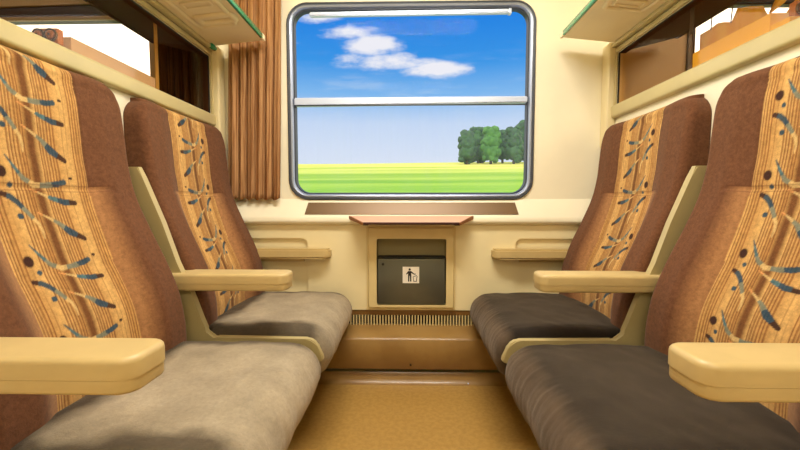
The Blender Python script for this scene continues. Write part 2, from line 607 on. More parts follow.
# side walls below the glass, glass, head frame
RZ = {-1: (1.200, 1.256), 1: (1.230, 1.289)}
for s, nm in ((-1, 'left'), (1, 'right')):
    xa, xb = sorted((s * HW, s * (HW + .03)))
    bm = bm_new()
    add_plate(bm, [(YB, 0), (YW, 0), (YW, ZC), (YB, ZC)], [[(YB + .05, RZ[s][1] - .03), (1.775, RZ[s][1] - .03), (1.775, 1.522), (YB + .05, 1.522)]], xa, xb, 'X')
    w = tag(obj('wall_' + nm, bm, M_WALL), kind='structure')
    # glass as window of the partition
    g = thing('window_%d' % (2 if s < 0 else 3), (s * (HW + .015), .5, 1.25), None, None)
    g['kind'] = 'structure'
    xg = s * (HW + .015)
    bm = add_box(bm_new(), xg - .002, xg + .002, YB + .05, 1.775, RZ[s][1] - .03, 1.522)
    obj('pane', bm, M_GLASSP, g)
    for (y0, y1, z0, z1, d1, m_) in ((1.772, 1.776, RZ[s][1] - .02, 1.522, .005, M_DARK), (YB + .05, 1.776, 1.5205, 1.523, .031, M_DKRACK),
                                 (1.7735, 1.776, RZ[s][1] - .02, 1.520, .031, M_TAN if s > 0 else M_DKRACK)):
        x0, x1 = sorted((s * (HW - .001 if d1 < .01 else HW + .0055), s * (HW + d1)))
        box('glazing_strip', x0, x1, y0, y1, z0, z1, m_, g)
    x0, x1 = sorted((s * (HW - .001), s * (HW + .005)))
    box('glazing_strip', x0, x1, YB + .05, 1.776, 1.5195, 1.523, M_DARK, g)
    # cream frame upright and head moulding in two steps
    x0, x1 = sorted((s * (HW - .012), s * HW))
    h = thing('trim_%d' % (4 if s < 0 else 5), (s * HW, .5, 1.53), None, None); h['kind'] = 'structure'
    box('upright', x0, x1, 1.778, 1.80, RZ[s][1] - .02, 1.56, M_RAIL, h, .004)
    box('head_moulding', x0, x1, YB, 1.80, 1.525, 1.545, M_RAIL, h, .004)
    x0, x1 = sorted((s * (HW - .03), s * HW))
    box('head_moulding', x0, x1, YB, 1.80, 1.549, 1.566, M_RAIL, h, .004)
    # rail beneath the glass
    x0, x1 = sorted((s * (HW - .022), s * (HW + .052)))
    r = box('trim_%d' % (6 if s < 0 else 7), x0, x1, YB, 1.80, RZ[s][0], RZ[s][1], M_RAIL, None, .012, 4, kind='structure')
    # dark reveal under the rail
    if s < 0:
        for dz in (0, .012):
            bm = bm_new()
            add_tube(bm, [(-HW - .002, 1.185, 1.165 - dz), (-HW + .003, 1.185, 1.165 - dz)], .0035, 10)
            obj('screw', bm, M_SCREW, w)

# ------------------------------------------------------------------ seats
PZ = [.34, .42, .48, .57, .66, .77, .86, .95, 1.03, 1.10, 1.15]
PX = [.245, .245, .243, .228, .195, .145, .108, .087, .078, .070, .062]   # forward distance from the wall
TZ = 1.192


def backrest_profile(n=330):
    P = catmull(list(zip(PX, PZ)), 12)
    # round over the top towards the wall
    cx, cz, r = .062 - .034, 1.158, .034
    arc = [(cx + r * math.cos(R(a)), cz + r * math.sin(R(a))) for a in range(8, 91, 8)]
    P = P + arc + [(.012, TZ), (.002, TZ - .001)]
    P = np.array(P)
    d = np.concatenate([[0], np.cumsum(np.hypot(*np.diff(P, axis=0).T))])
    t = np.linspace(0, d[-1], n)
    return np.stack([np.interp(t, d, P[:, 0]), np.interp(t, d, P[:, 1])], 1), t


C_MAUVE = np.array(lin((104, 67, 44)))
C_TANB = np.array(lin((158, 112, 72)))
C_GOLD = np.array(lin((188, 141, 80)))
C_GOLD2 = np.array(lin((204, 160, 96)))
C_LINE = np.array(lin((116, 66, 34)))
C_BAND = np.array(lin((104, 62, 32)))
C_SEAM = np.array(lin((92, 50, 30)))
K_BLUE = lin((28, 66, 84)); K_TEAL = lin((62, 104, 112)); K_GREY = lin((118, 122, 104)); K_CREAM = lin((206, 172, 112)); K_DARK = lin((42, 16, 24)); K_OR = lin((216, 150, 90))
STROKES = [  # points (s, t), radii, colours, relative to the large dark dot
    ([(.014, .035), (.029, .009), (.044, -.013), (.067, -.026), (.094, -.025), (.126, -.021), (.142, -.016)],
     [.0015, .0035, .0055, .006, .0062, .0068, .0065], [K_BLUE, K_TEAL, K_GREY, K_CREAM, K_GREY, K_BLUE, K_BLUE]),
    ([(.055, -.035), (.085, -.048), (.102, -.055), (.130, -.063), (.160, -.065)], [.0012, .0026, .0052, .0074, .0062], [K_OR, K_CREAM, K_TEAL, K_BLUE, K_DARK]),
    ([(-.006, -.046), (.008, -.052), (.020, -.063), (.036, -.086), (.052, -.112), (.055, -.130), (.054, -.145)],
     [.0058, .0064, .0062, .0052, .004, .003, .0015], [K_DARK, K_BLUE, K_BLUE, K_GREY, K_CREAM, K_CREAM, K_CREAM]),
    ([(.058, -.086), (.078, -.098), (.100, -.113), (.121, -.135), (.154, -.155)], [.0012, .0028, .0052, .0098, .0062], [K_OR, K_CREAM, K_GREY, K_BLUE, K_DARK]),
]
DOTS = [(0, 0, .0105, .0125, K_DARK), (.014, -.027, .0055, .006, K_BLUE), (.018, -.093, .0065, .0068, K_BLUE), (.161, -.006, .0052, .004, K_DARK)]
T0, TP, S0 = .215, .192, -.086
SEAM_T = .574


def paint_back(s, t):
    n = len(s)
    col = np.tile(C_MAUVE, (n, 1))
    pan = np.abs(s) < .125
    tanb = (np.abs(s) < .180) & (t < SEAM_T)
    f = np.clip((.180 - np.abs(s)) / .040, 0, 1)[:, None]
    col = np.where(tanb[:, None], C_MAUVE * (1 - f) + C_TANB * f, col)
    g = np.clip(.5 + .5 * np.sin(s * 90 + 1), 0, 1)[:, None]
    base = C_GOLD * (1 - g) + C_GOLD2 * g
    col = np.where(pan[:, None], base, col)

    def stripe(c, w, colr, amt=1.):
        k = np.clip(1.4 - np.abs(s - c) / w, 0, 1) * amt
        nonlocal col
        col = np.where(pan[:, None], col * (1 - k[:, None]) + colr * k[:, None], col)
    for e in (-1, 1):
        for c in (.120, .1125, .105, .097): stripe(e * c, .0016, C_LINE, .9)
    stripe(-.010, .0125, C_BAND, .95)
    for c in (-.062, -.055, -.048, -.040, -.033, -.027, .010, .016, .023, .031, .039, .047): stripe(c, .0018, C_LINE, .9)
    for c in (-.085, .070, .083): stripe(c, .0009, C_LINE, .45)
    for k in range(-1, 6):
        t0 = T0 + TP * k
        near = (np.abs(t - t0 + .06) < .16) & pan
        idx = np.where(near)[0]
        if not len(idx): continue
        ss = s[idx] - S0; tt = t[idx] - t0
        for pts, rad, cols in STROKES:
            best = np.full(len(idx), 1e9); bc = np.zeros((len(idx), 3))
            for i in range(len(pts) - 1):
                p = np.array(pts[i]); q = np.array(pts[i + 1]); d = q - p
                h = np.clip(((ss - p[0]) * d[0] + (tt - p[1]) * d[1]) / (d @ d), 0, 1)
                r = rad[i] + (rad[i + 1] - rad[i]) * h
                dist = np.hypot(ss - p[0] - h * d[0], tt - p[1] - h * d[1]) - r
                c0 = np.array(cols[i]); c1 = np.array(cols[i + 1])
                hh = (h > .5)[:, None]
                m = dist < best
                best = np.where(m, dist, best)
                bc = np.where(m[:, None], np.where(hh, c1, c0), bc)
            kk = np.clip(.5 - best / .0018, 0, 1)[:, None] * .93
            col[idx] = col[idx] * (1 - kk) + bc * kk
        for ds, dt, ra, rb, c in DOTS:
            e = np.hypot((ss - ds) / ra, (tt - dt) / rb)
            kk = np.clip((1.12 - e) / .22, 0, 1)[:, None] * .95
            col[idx] = col[idx] * (1 - kk) + np.array(c) * kk
    for st in (SEAM_T, SEAM_T - .014):
        k = np.clip(1.3 - np.abs(t - st) / .0013, 0, 1) * (np.abs(s) < .18) * .6
        col = col * (1 - k[:, None]) + C_SEAM * k[:, None]
    return col


def grid_mesh(name, co, nr, nc, col, m, close_cols=False):
    me = bpy.data.meshes.new(name)
    idx = np.arange(nr * nc).reshape(nr, nc)
    a = idx[:-1, :-1].ravel(); b = idx[:-1, 1:].ravel(); c = idx[1:, 1:].ravel(); d = idx[1:, :-1].ravel()
    quads = np.stack([a, b, c, d], 1)
    if close_cols:
        quads = np.concatenate([quads, np.stack([idx[:-1, -1], idx[:-1, 0], idx[1:, 0], idx[1:, -1]], 1)])
    caps = [list(map(int, idx[0][::-1])), list(map(int, idx[-1]))]
    me.from_pydata(co.reshape(-1, 3).tolist(), [], quads.tolist() + (caps if close_cols else []))
    at = me.color_attributes.new('print', 'FLOAT_COLOR', 'POINT')
    rgba = np.ones((len(co), 4), np.float32)
    rgba[:, :3] = col
    at.data.foreach_set('color', rgba.ravel())
    me.materials.append(m)
    me.polygons.foreach_set('use_smooth', [True] * len(me.polygons))
    bm = bmesh.new(); bm.from_mesh(me)
    bmesh.ops.recalc_face_normals(bm, faces=bm.faces)
    bm.to_mesh(me); bm.free()
    me.update()
    return me


def recess(z):
    return np.interp(z, [.40, .70, .92, 1.1], [.040, .046, .018, .012])


def make_backrest_mesh(flip=1):
    P, t = backrest_profile(330)
    W = .280
    rr = .024
    front = np.linspace(-W, W, 231)
    sidec = 8
    nr = len(P)
    tang = np.gradient(P, axis=0); tang /= np.linalg.norm(tang, axis=1)[:, None]
    nrm = np.stack([tang[:, 1], -tang[:, 0]], 1)     # forward
    rows = []; S = []; T = []
    for i in range(nr):
        x, z = P[i]
        # upper corners are rounded
        w = W
        zc = TZ - .075
        if z > zc: w = W - .075 + math.sqrt(max(.075 ** 2 - (min(z, TZ - .012) - zc) ** 2, 0))
        w += .004 * math.sin(min(z, 1.1) * 6)
        s = front / W * w
        q = np.clip((np.abs(s) - (w - rr)) / rr, 0, 1)
        ins = rr * (1 - np.sqrt(1 - q ** 2 * .98))
        rc = recess(z)
        bul = rc * np.clip((np.abs(s) - .115) / .085, 0, 1) ** 1.0
        f = np.clip((np.abs(s) - .105) / .095, 0, 1); f = f * f * (3 - 2 * f)
        off = -rc + rc * f - ins
        # little piping dips at panel borders and the cross seam
        off -= .0022 * np.exp(-((np.abs(s) - .125) / .003) ** 2)
        off -= .0025 * math.exp(-((t[i] - SEAM_T + .007) / .006) ** 2) * (np.abs(s) < .19)
        lim = min(1., (t[-1] - t[i]) / .085)
        off = (off + ins) * lim * lim * (3 - 2 * lim)
        fx = np.maximum(x + nrm[i, 0] * off - ins, .001)
        fz = z + nrm[i, 1] * off
        k = np.linspace(0, 1, sidec + 1)[:-1]
        xl = .0005 + (fx[0] - .0005) * k; xr = (.0005 + (fx[-1] - .0005) * k)[::-1]
        X = np.concatenate([xl, fx, xr]); Sx = np.concatenate([np.full(sidec, s[0]), s, np.full(sidec, s[-1])])
        Z = np.concatenate([np.full(sidec, fz[0]), fz, np.full(sidec, fz[-1])])
        rows.append(np.stack([X, Sx, Z], 1))
        S.append(Sx); T.append(np.full(len(Sx), t[i]))
    co = np.concatenate(rows); S = np.concatenate(S); T = np.concatenate(T)
    nc = len(rows[0])
    return grid_mesh('backrest', co, nr, nc, paint_back(S * flip, T), M_FABRIC, True)


def make_cushion_mesh(dark, seed):
    top = [(.19, .29), (.19, .345), (.20, .398), (.24, .414), (.34, .417), (.46, .420), (.56, .417), (.61, .407), (.645, .384), (.664, .350), (.668, .318), (.660, .29), (.642, .262), (.60, .252), (.4, .25), (.19, .25)]
    P = np.array(catmull(top, 7))
    d = np.concatenate([[0], np.cumsum(np.hypot(*np.diff(P, axis=0).T))])
    n = 210
    tt = np.linspace(0, d[-1], n)
    P = np.stack([np.interp(tt, d, P[:, 0]), np.interp(tt, d, P[:, 1])], 1)
    cen = np.array([.42, .32])
    tang = np.gradient(P, axis=0); tang /= np.linalg.norm(tang, axis=1)[:, None] + 1e-9
    nrm = np.stack([-tang[:, 1], tang[:, 0]], 1)
    W = .285; rr = .045
    cols = 96
    s = np.linspace(-W, W, cols)
    co = np.zeros((n, cols, 3))
    q = np.clip((np.abs(s) - (W - rr)) / rr, 0, 1)
    ins = rr * (1 - np.sqrt(1 - q ** 2 * .97))
    crown = .008 * (1 - (s / W) ** 2)
    for i in range(n):
        x, z = P[i]
        up = max(0, nrm[i, 1]) if z > .3 else 0
        for j in range(cols):
            # dent where people sit plus soft wrinkles
            wr = noise.noise(Vector((x * 9 + seed, s[j] * 9, z * 9))) * .005 + noise.noise(Vector((x * 30, s[j] * 22 + seed, z * 30))) * .0016
            if x > .6: wr += noise.noise(Vector((s[j] * 70 + seed, z * 8, 1))) * .0024
            o = -ins[j] * (1 if i > 2 else 1) + crown[j] * up + wr
            if z > .30 and x < .6: o -= .006 * math.exp(-((x - .40) / .12) ** 2 - (s[j] / .15) ** 2)
            co[i, j] = (x + nrm[i, 0] * o, s[j], z + nrm[i, 1] * o)
    co = co.reshape(-1, 3)
    X = co[:, 0]; S = co[:, 1]; Z = co[:, 2]
    if dark:  # window light partly painted into the cloth: left cushions paler, right ones darker
        cA = np.array(lin((54, 46, 37))); cB = np.array(lin((90, 74, 58))); cE = np.array(lin((36, 29, 23)))
    else:
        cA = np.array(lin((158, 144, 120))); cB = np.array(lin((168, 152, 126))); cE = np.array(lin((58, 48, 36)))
    nz = np.array([noise.noise(Vector((x * 7 + seed * 3, y * 7, z * 7))) + .5 * noise.noise(Vector((x * 22, y * 22 + seed, z * 22))) for x, y, z in co])
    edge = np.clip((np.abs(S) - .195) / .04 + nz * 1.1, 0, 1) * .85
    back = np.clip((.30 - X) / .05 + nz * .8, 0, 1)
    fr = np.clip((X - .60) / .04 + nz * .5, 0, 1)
    w = np.clip(np.maximum(edge, back), 0, 1)[:, None]  # pale centre, dark rim: light and shade painted in with the wear
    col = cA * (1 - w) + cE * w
    f2 = (fr * (.9 if dark else .6))[:, None]
    col = col * (1 - f2) + cB * f2
    col = col * (1 + .30 * nz[:, None])
    me = bpy.data.meshes.new('seat_cushion')
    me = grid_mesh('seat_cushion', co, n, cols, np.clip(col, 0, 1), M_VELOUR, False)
    # close the two flanks
    bm = bmesh.new(); bm.from_mesh(me); bm.verts.ensure_lookup_table()
    try:
        bm.faces.new([bm.verts[i * cols] for i in range(n)]); bm.faces.new([bm.verts[i * cols + cols - 1] for i in range(n)][::-1])
    except ValueError: pass
    bmesh.ops.recalc_face_normals(bm, faces=bm.faces)
    bm.to_mesh(me); bm.free()
    return me


BACK_ME = make_backrest_mesh()
BACK_ME_FAR = make_backrest_mesh(-1)      # the print runs mirrored on the window seats
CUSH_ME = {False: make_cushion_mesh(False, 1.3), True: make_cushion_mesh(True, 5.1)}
SHELL = [(.008, .955), (.073, .955), (.088, .92), (.145, .778), (.188, .65), (.232, .55), (.262, .465)] + \
    catmull([(.272, .432), (.286, .410), (.31, .402)], 4) + [(.60, .402), (.618, .399), (.630, .391), (.640, .376), (.655, .345), (.657, .334), (.650, .328), (.63, .322), (.30, .30), (.008, .30)]


def make_seat(side, yc, label, tip=.547):
    """side -1: against the left partition, facing +X; side 1: against the right partition, facing -X"""
    t = thing('train_seat', (side * HW, yc, 0), label, 'seat', 'upholstered seats of the compartment', 0 if side < 0 else math.pi)
    ny = -1 if side < 0 else 1        # local y direction that points to the viewer
    o = bpy.data.objects.new('backrest', BACK_ME_FAR if yc > 1.2 else BACK_ME); COL.objects.link(o); o.parent = t; o.location.x = .0006
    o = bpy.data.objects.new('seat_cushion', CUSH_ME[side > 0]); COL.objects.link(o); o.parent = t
    # shell panel on the viewer's side
    bm = bm_new()
    y0, y1 = ny * .325, ny * .302
    add_prism(bm, SHELL, min(y0, y1), max(y0, y1))
    es = [e for e in bm.edges if abs(e.verts[0].co.y - e.verts[1].co.y) < 1e-6]
    bmesh.ops.bevel(bm, geom=es, offset=.0035, segments=2, affect='EDGES')
    smooth_angle(obj('shell_panel', bm, M_SHELL, t, world=False))
    bm = add_box(bm_new(), .003, .60, -.30, .30, .2435, .262, .004)
    obj('seat_pan', bm, M_SHELL, t, world=False)
    ys = sorted((ny * .30, -ny * .18))
    bm = add_box(bm_new(), .003, .46, ys[0], ys[1], 0, .2425)
    obj('seat_base', bm, M_BASE, t, world=False)
    # armrest
    c = ny * .298
    bm = bm_new()
    add_box(bm, .03, tip - .002, c - .0465, c + .0465, .561, .5835)
    round_tip(bm, tip - .002, c)
    arm = smooth_angle(obj('armrest', bm, M_ARM, t, world=False))
    bm = bm_new()
    add_box(bm, .03, tip, c - .047, c + .047, .584, .616)
    round_tip(bm, tip, c, True)
    cap = smooth_angle(obj('armrest_pad', bm, M_ARM, arm, world=False))
    bm = add_box(bm_new(), .004, .05, c - .02, c + .02, .56, .61, .003)
    obj('hinge', bm, M_BASE, arm, world=False)
    return t


def round_tip(bm, xt, c, top=False):
    ve = [e for e in bm.edges if all(abs(v.co.x - xt) < 1e-5 for v in e.verts) and abs(e.verts[0].co.z - e.verts[1].co.z) > 1e-4]
    bmesh.ops.bevel(bm, geom=ve, offset=.028, segments=6, affect='EDGES', profile=.5)
    zs = max(v.co.z for v in bm.verts) if top else min(v.co.z for v in bm.verts)
    es = [e for e in bm.edges if all(abs(v.co.z - zs) < 1e-5 for v in e.verts)]
    bmesh.ops.bevel(bm, geom=es, offset=.010 if top else .006, segments=4, affect='EDGES', profile=.5)


SEAT_NEAR, SEAT_FAR = .862, 1.507
make_seat(-1, SEAT_NEAR, 'left-hand seat nearest the viewer, striped plush back and worn taupe cushion with window light painted in', .535)
make_seat(-1, SEAT_FAR, 'left-hand seat beside the window and brown curtain, taupe cushion')
make_seat(1, SEAT_NEAR, 'right-hand seat nearest the viewer, striped plush back and dark charcoal cushion')
make_seat(1, SEAT_FAR, 'right-hand seat beside the window, dark charcoal cushion')

# armrests on the window wall
for s, nm in ((-1, 'left'), (1, 'right')):
    t = thing('wall_armrest', (s * .55, YL, .58), 'cream armrest fixed to the wall below the window, %s seat side' % nm, 'armrest', 'armrests on the window wall')
    x0, x1 = sorted((s * .388, s * .86))
    bm = bm_new()
    xt = s * .388
    plan = [(s * .86, YL - .0005), (xt, YL - .0005)]
    for k in range(9):
        a_ = R(90 * k / 8)
        plan.append((xt + s * .034 * (1 - math.cos(a_)), 1.762 + .034 * (1 - math.sin(a_))))
    plan.append((s * .86, 1.762))
    lo = [bm.verts.new((x, y, .574)) for x, y in plan]; hi = [bm.verts.new((x, y, .622)) for x, y in plan]
    bm.faces.new(lo); bm.faces.new(hi[::-1])
    for k in range(len(plan)): bm.faces.new((lo[k], hi[k], hi[(k + 1) % len(plan)], lo[(k + 1) % len(plan)]))
    for zq in (.574, .622):
        es = [e for e in bm.edges if all(abs(v.co.z - zq) < 1e-5 for v in e.verts) and any(v.co.y < 1.81 for v in e.verts)]
        bmesh.ops.bevel(bm, geom=es, offset=.009, segments=4, affect='EDGES')
    smooth_angle(obj('armrest', bm, M_ARM, t))
    bm = add_box(bm_new(), *sorted((s * .52, s * .8)), YL - .01, YL + .002, .555, .576, .003)
    obj('wall_bracket', bm, M_ARM, t)


# ------------------------------------------------------------------ luggage racks
def make_rack(side):
    nm = 'left' if side < 0 else 'right'
    t = thing('luggage_rack', (side * HW, .6, 1.56), 'cream luggage rack with green glass edge above the %s seats' % nm, 'luggage rack', 'luggage racks over the seats')
    y1 = 1.772; y0 = -.5

    def P(d, y, lift=0.):
        # d: 0 at the wall, 1 at the front; underside point
        return (side * (.928 - d * .243), y, 1.566 + d * .026 + lift)
    bm = bm_new()
    # shelf slab
    c = [P(0, y0), P(1, y0), P(1, y1), P(0, y1)]
    lo = [bm.verts.new(p) for p in c]; hi = [bm.verts.new((p[0], p[1], p[2] + .016)) for p in c]
    bm.faces.new(lo); bm.faces.new(hi[::-1])
    for i in range(4): bm.faces.new((lo[i], hi[i], hi[(i + 1) % 4], lo[(i + 1) % 4]))

    def ridge(loop, r, closed=True):
        pts = [Vector(P(d, y, -.001)) for d, y in loop]
        n = len(pts); rings = []
        for i in range(n):
            a = pts[i - 1] if (closed or i) else pts[0]; b = pts[(i + 1) % n] if (closed or i < n - 1) else pts[-1]
            tg = (b - a).normalized(); u = tg.cross(Vector((0, 0, 1))).normalized()
            rings.append([bm.verts.new(pts[i] + u * r * math.cos(R(x)) - Vector((0, 0, 1)) * r * .62 * math.sin(R(x))) for x in (0, 36, 72, 108, 144, 180)])
        for i in range(n if closed else n - 1):
            a, b = rings[i], rings[(i + 1) % n]
            for k in range(5): bm.faces.new((a[k], a[k + 1], b[k + 1], b[k]))
    # embossed fields: rounded outline with cross slots
    ends = [1.60, .98, .36] if side < 0 else [1.50, .88, .26]
    for e in ends:
        ridge(rrect(.17, .83, e - .54, e, .07, 5), .011)
        slots = [e - .17 - .055 * k for k in range(6)] if side < 0 else [e - .045 - .055 * k for k in range(8)]
        for q in slots:
            ridge(rrect(.30, .72, q - .018, q + .018, .015, 4), .0065)
        if side < 0:
            ridge(rrect(.30, .86, e - .085, e - .035, .024, 5), .016)
    smooth_angle(obj('shelf', bm, M_RACK, t), 50)
    # front glass edge in green
    f = P(1, 0)
    x0, x1 = sorted((f[0] + side * .002, f[0] - side * .010))
    box('glass_edge', x0, x1, y0, y1 - .03, f[2] - .004, f[2] + .016, M_GREEN, t, .002)
    box('end_bracket', x0, x1, y1 - .03, y1 + .004, f[2] - .006, f[2] + .02, M_RACK, t, .004)
    if side < 0:
        bm = bm_new(); add_tube(bm, [(-.915, 1.74, 1.558), (-.915, 1.775, 1.558)], .012, 12)
        obj('end_cap', bm, M_GREEN, t, True)
    # wall flange
    x0, x1 = sorted((side * .92, side * (HW - .0005)))
    box('wall_flange', x0, x1, y0, y1, 1.5665, 1.60, M_RACK, t)
    return t


make_rack(-1); make_rack(1)


# ------------------------------------------------------------------ curtains
def curtain_mesh(name, x0t, x1t, x0b, x1b, z0, z1, y, folds, amp, m, nx=150, nz=40, topfn=None, hem=.012, seed=0., phase=0.):
    me = bpy.data.meshes.new(name)
    co = []; uv = []
    for j in range(nz + 1):
        g = j / nz
        for i in range(nx + 1):
            f = i / nx
            zt = z1 if topfn is None else topfn(f)
            zb = z0 - hem * abs(math.sin(f * math.pi * folds))
            z = zb + (zt - zb) * g
            xa = x0b + (x0t - x0b) * g; xb = x1b + (x1t - x1b) * g
            a = amp * (1.15 - .35 * g)
            ph = f * folds * 2 * math.pi + phase + .6 * noise.noise(Vector((f * 6, g * 1.5, seed)))
            yy = y + a * math.sin(ph) + a * .35 * math.sin(2.3 * ph + 1)
            xx = xa + (xb - xa) * f + amp * .4 * math.cos(ph * 1.0 + .5)
            co.append((xx, yy, z)); uv.append((f * 2.2 * abs(x1b - x0b), z, 0))
    n = nx + 1
    faces = [(j * n + i, j * n + i + 1, (j + 1) * n + i + 1, (j + 1) * n + i) for j in range(nz) for i in range(nx)]
    me.from_pydata(co, [], faces)
    at = me.attributes.new('cloth', 'FLOAT_VECTOR', 'POINT')
    at.data.foreach_set('vector', [c for v in uv for c in v])
    for p in me.polygons: p.use_smooth = True
    me.materials.append(m)
    o = bpy.data.objects.new(name, me)
    COL.objects.link(o)
    md = o.modifiers.new('cloth', 'SOLIDIFY'); md.thickness = .002
    return o


t = thing('window_curtain', (-.77, 1.80, 1.86), 'brown striped curtain hanging left of the window', 'curtain')
o = curtain_mesh('curtain_cloth', -.862, -.612, -.893, -.638, .865, 1.90, 1.814, 6, .011, M_CURT)
bpy.context.view_layer.update(); local(o, t)
bm = bm_new(); add_tube(bm, [(-.90, 1.80, 1.91), (-.58, 1.80, 1.91)], .008, 10); obj('curtain_rod', bm, M_ALU, t, True)
for x in (-.89, -.59):
    bm = bm_new(); add_tube(bm, [(x, 1.80, 1.91), (x, YW, 1.91)], .005, 8); obj('rod_bracket', bm, M_ALU, t, True)

# ------------------------------------------------------------------ sill vent, folding table, bin, grille, heater
t = thing('sill_vent', (0, 1.82, .80), 'long brown air vent set in the sill under the window', 'vent')
bm = bm_new()
ya, za, yb, zb = 1.8395, .8405, 1.806, .7845        # along the sloping sill


def slope_pt(f, x, lift): return (x, ya + (yb - ya) * f - lift * .85, za + (zb - za) * f + lift * .5)


Q = [(0, -.503), (0, .503), (1, .513), (1, -.513)]
lo = [bm.verts.new(slope_pt(f, x, 0)) for f, x in Q]; hi = [bm.verts.new(slope_pt(f, x, .004)) for f, x in Q]
bm.faces.new(lo); bm.faces.new(hi[::-1])
for i in range(4): bm.faces.new((lo[i], hi[i], hi[(i + 1) % 4], lo[(i + 1) % 4]))
obj('vent_plate', bm, M_VENT, t)

t = thing('folding_table', (0, 1.79, .76), 'small pinkish folding table with dark front edge under the window', 'table')
bm = bm_new()
TT = [(-.292, 1.800, .779), (.292, 1.800, .779), (.216, 1.700, .752), (-.216, 1.700, .752)]
lo = [bm.verts.new((x, y, z - .006)) for x, y, z in TT]; hi = [bm.verts.new(p) for p in TT]
bm.faces.new(lo); bm.faces.new(hi[::-1])
for i in range(4): bm.faces.new((lo[i], hi[i], hi[(i + 1) % 4], lo[(i + 1) % 4]))
obj('table_top', bm, M_TABLE, t)
bm = bm_new(); add_box(bm, -.217, .217, 1.693, 1.7005, .742, .753, .002); obj('front_edge', bm, M_TDARK, t)
for s in (-1, 1):
    bm = bm_new()
    pts = [(s * .292, 1.800, .7785), (s * .217, 1.698, .7515)]
    a = [bm.verts.new(p) for p in (pts[0], pts[1], (pts[1][0], pts[1][1], pts[1][2] - .011), (pts[0][0], pts[0][1], pts[0][2] - .016))]
    b = [bm.verts.new((v.co.x + s * .006, v.co.y - .003, v.co.z)) for v in a]
    bm.faces.new(a); bm.faces.new(b[::-1])
    for i in range(4): bm.faces.new((a[i], b[i], b[(i + 1) % 4], a[(i + 1) % 4]))
    obj('side_edge', bm, M_TEDGE, t)
    bm = bm_new(); add_box(bm, *sorted((s * .195, s * .222)), 1.70, 1.73, .738, .750, .003); obj('hinge_block', bm, M_TDARK, t)

t = thing('waste_bin', (0, YL, .32), 'grey metal waste bin built into the wall under the folding table', 'waste bin')
bm = bm_new()
outer = rrect(-.216, .216, .322, .730, .01, 3)
add_plate(bm, outer, [rrect(-.166, .170, .345, .668, .010, 4)], YL - .020, YL)
bmesh.ops.bevel(bm, geom=[e for e in bm.edges if all(abs(v.co.y - (YL - .02)) < 1e-5 and (abs(abs(v.co.x) - .216) < .011 or v.co.z > .7 or v.co.z < .33) for v in e.verts) and len(e.link_faces) == 2 and any(abs(f.normal.y) < .5 for f in e.link_faces)], offset=.012, segments=3, affect='EDGES')
smooth_angle(obj('surround', bm, M_PLASTIC, t))
bm = bm_new()
add_box(bm, -.166, .170, YL + .045, YL + .05, .345, .668)
obj('recess_back', bm, M_BINREC, t)
bm = bm_new()
for (x0, x1, z0, z1) in ((-.170, -.166, .341, .672), (.170, .174, .341, .672), (-.166, .170, .668, .672), (-.166, .170, .341, .345)):
    add_box(bm, x0, x1, YL - .002, YL + .05, z0, z1)
obj('recess_lining', bm, M_BINREC, t)
bm = bm_new()
add_box(bm, -.162, .166, YL - .020, YL + .02, .349, .572, .004, 3)
flap = smooth_angle(obj('flap', bm, M_BIN, t))
bm = bm_new(); add_box(bm, -.162, .166, YL - .012, YL + .03, .576, .582, .002); obj('flap_lip', bm, M_DARK, flap)
bm = bm_new(); add_tube(bm, [(-.135, YL - .020, .545), (-.135, YL - .024, .545)], .006, 12); obj('lock', bm, M_DARK, flap)
sx, sz, sy = 0.0, .493, YL - .0202
bm = bm_new(); add_box(bm, sx - .040, sx + .040, sy - .0008, sy, sz - .040, sz + .040)
st = obj('sticker', bm, M_STICK, flap)
bm = bm_new()
yy0, yy1 = sy - .0014, sy - .0008


def disc(cx, cz, r):
    add_prism(bm, [(sx + cx + r * math.cos(2 * math.pi * k / 14), sz + cz + r * math.sin(2 * math.pi * k / 14)) for k in range(14)], yy0, yy1)


def poly(p): add_prism(bm, [(sx + a, sz + b) for a, b in p], yy0, yy1)


disc(-.006, .027, .0055)
poly([(-.013, .019), (.001, .019), (.002, -.004), (-.014, -.004)])           # trunk
poly([(-.013, .019), (-.010, .012), (-.020, .002), (-.024, .005)])          # rear arm
poly([(.001, .019), (-.001, .011), (.014, .002), (.017, .006)])             # throwing arm
poly([(-.014, -.004), (-.007, -.004), (-.008, -.032), (-.014, -.032)])      # legs
poly([(-.005, -.004), (.002, -.004), (.002, -.032), (-.004, -.032)])
poly([(.009, -.010), (.012, -.010), (.014, -.030), (.012, -.032)])          # bin outline
poly([(.028, -.004), (.031, -.006), (.028, -.032), (.025, -.032)])
poly([(.012, -.029), (.027, -.029), (.027, -.032), (.012, -.032)])
poly([(.010, -.010), (.028, -.004), (.027, -.001), (.009, -.008)])
poly([(.018, .000), (.023, .003), (.021, .008), (.016, .005)])              # litter
obj('pictogram', bm, M_BLACK, st)

# dark air gap with comb grille below the wall panel
t = thing('floor_grille', (0, YL, .25), 'long comb air grille between the waste bin and the heater ledge', 'grille')
bm = add_box(bm_new(), -.90, .90, YW - .004, YW, .23, .318); obj('gap_back', bm, M_DARK, t)
nt = 48
bm = bm_new()
for k in range(nt):
    x = -.34 + .68 * k / (nt - 1)
    add_box(bm, x - .0028, x + .0028, YL - .002, YW - .005, .236, .288)
obj('comb', bm, M_PLASTIC, t)
bm = add_box(bm_new(), -.40, .40, YL + .004, YW - .004, .2885, .316); obj('top_strip', bm, M_SKIRT, t)

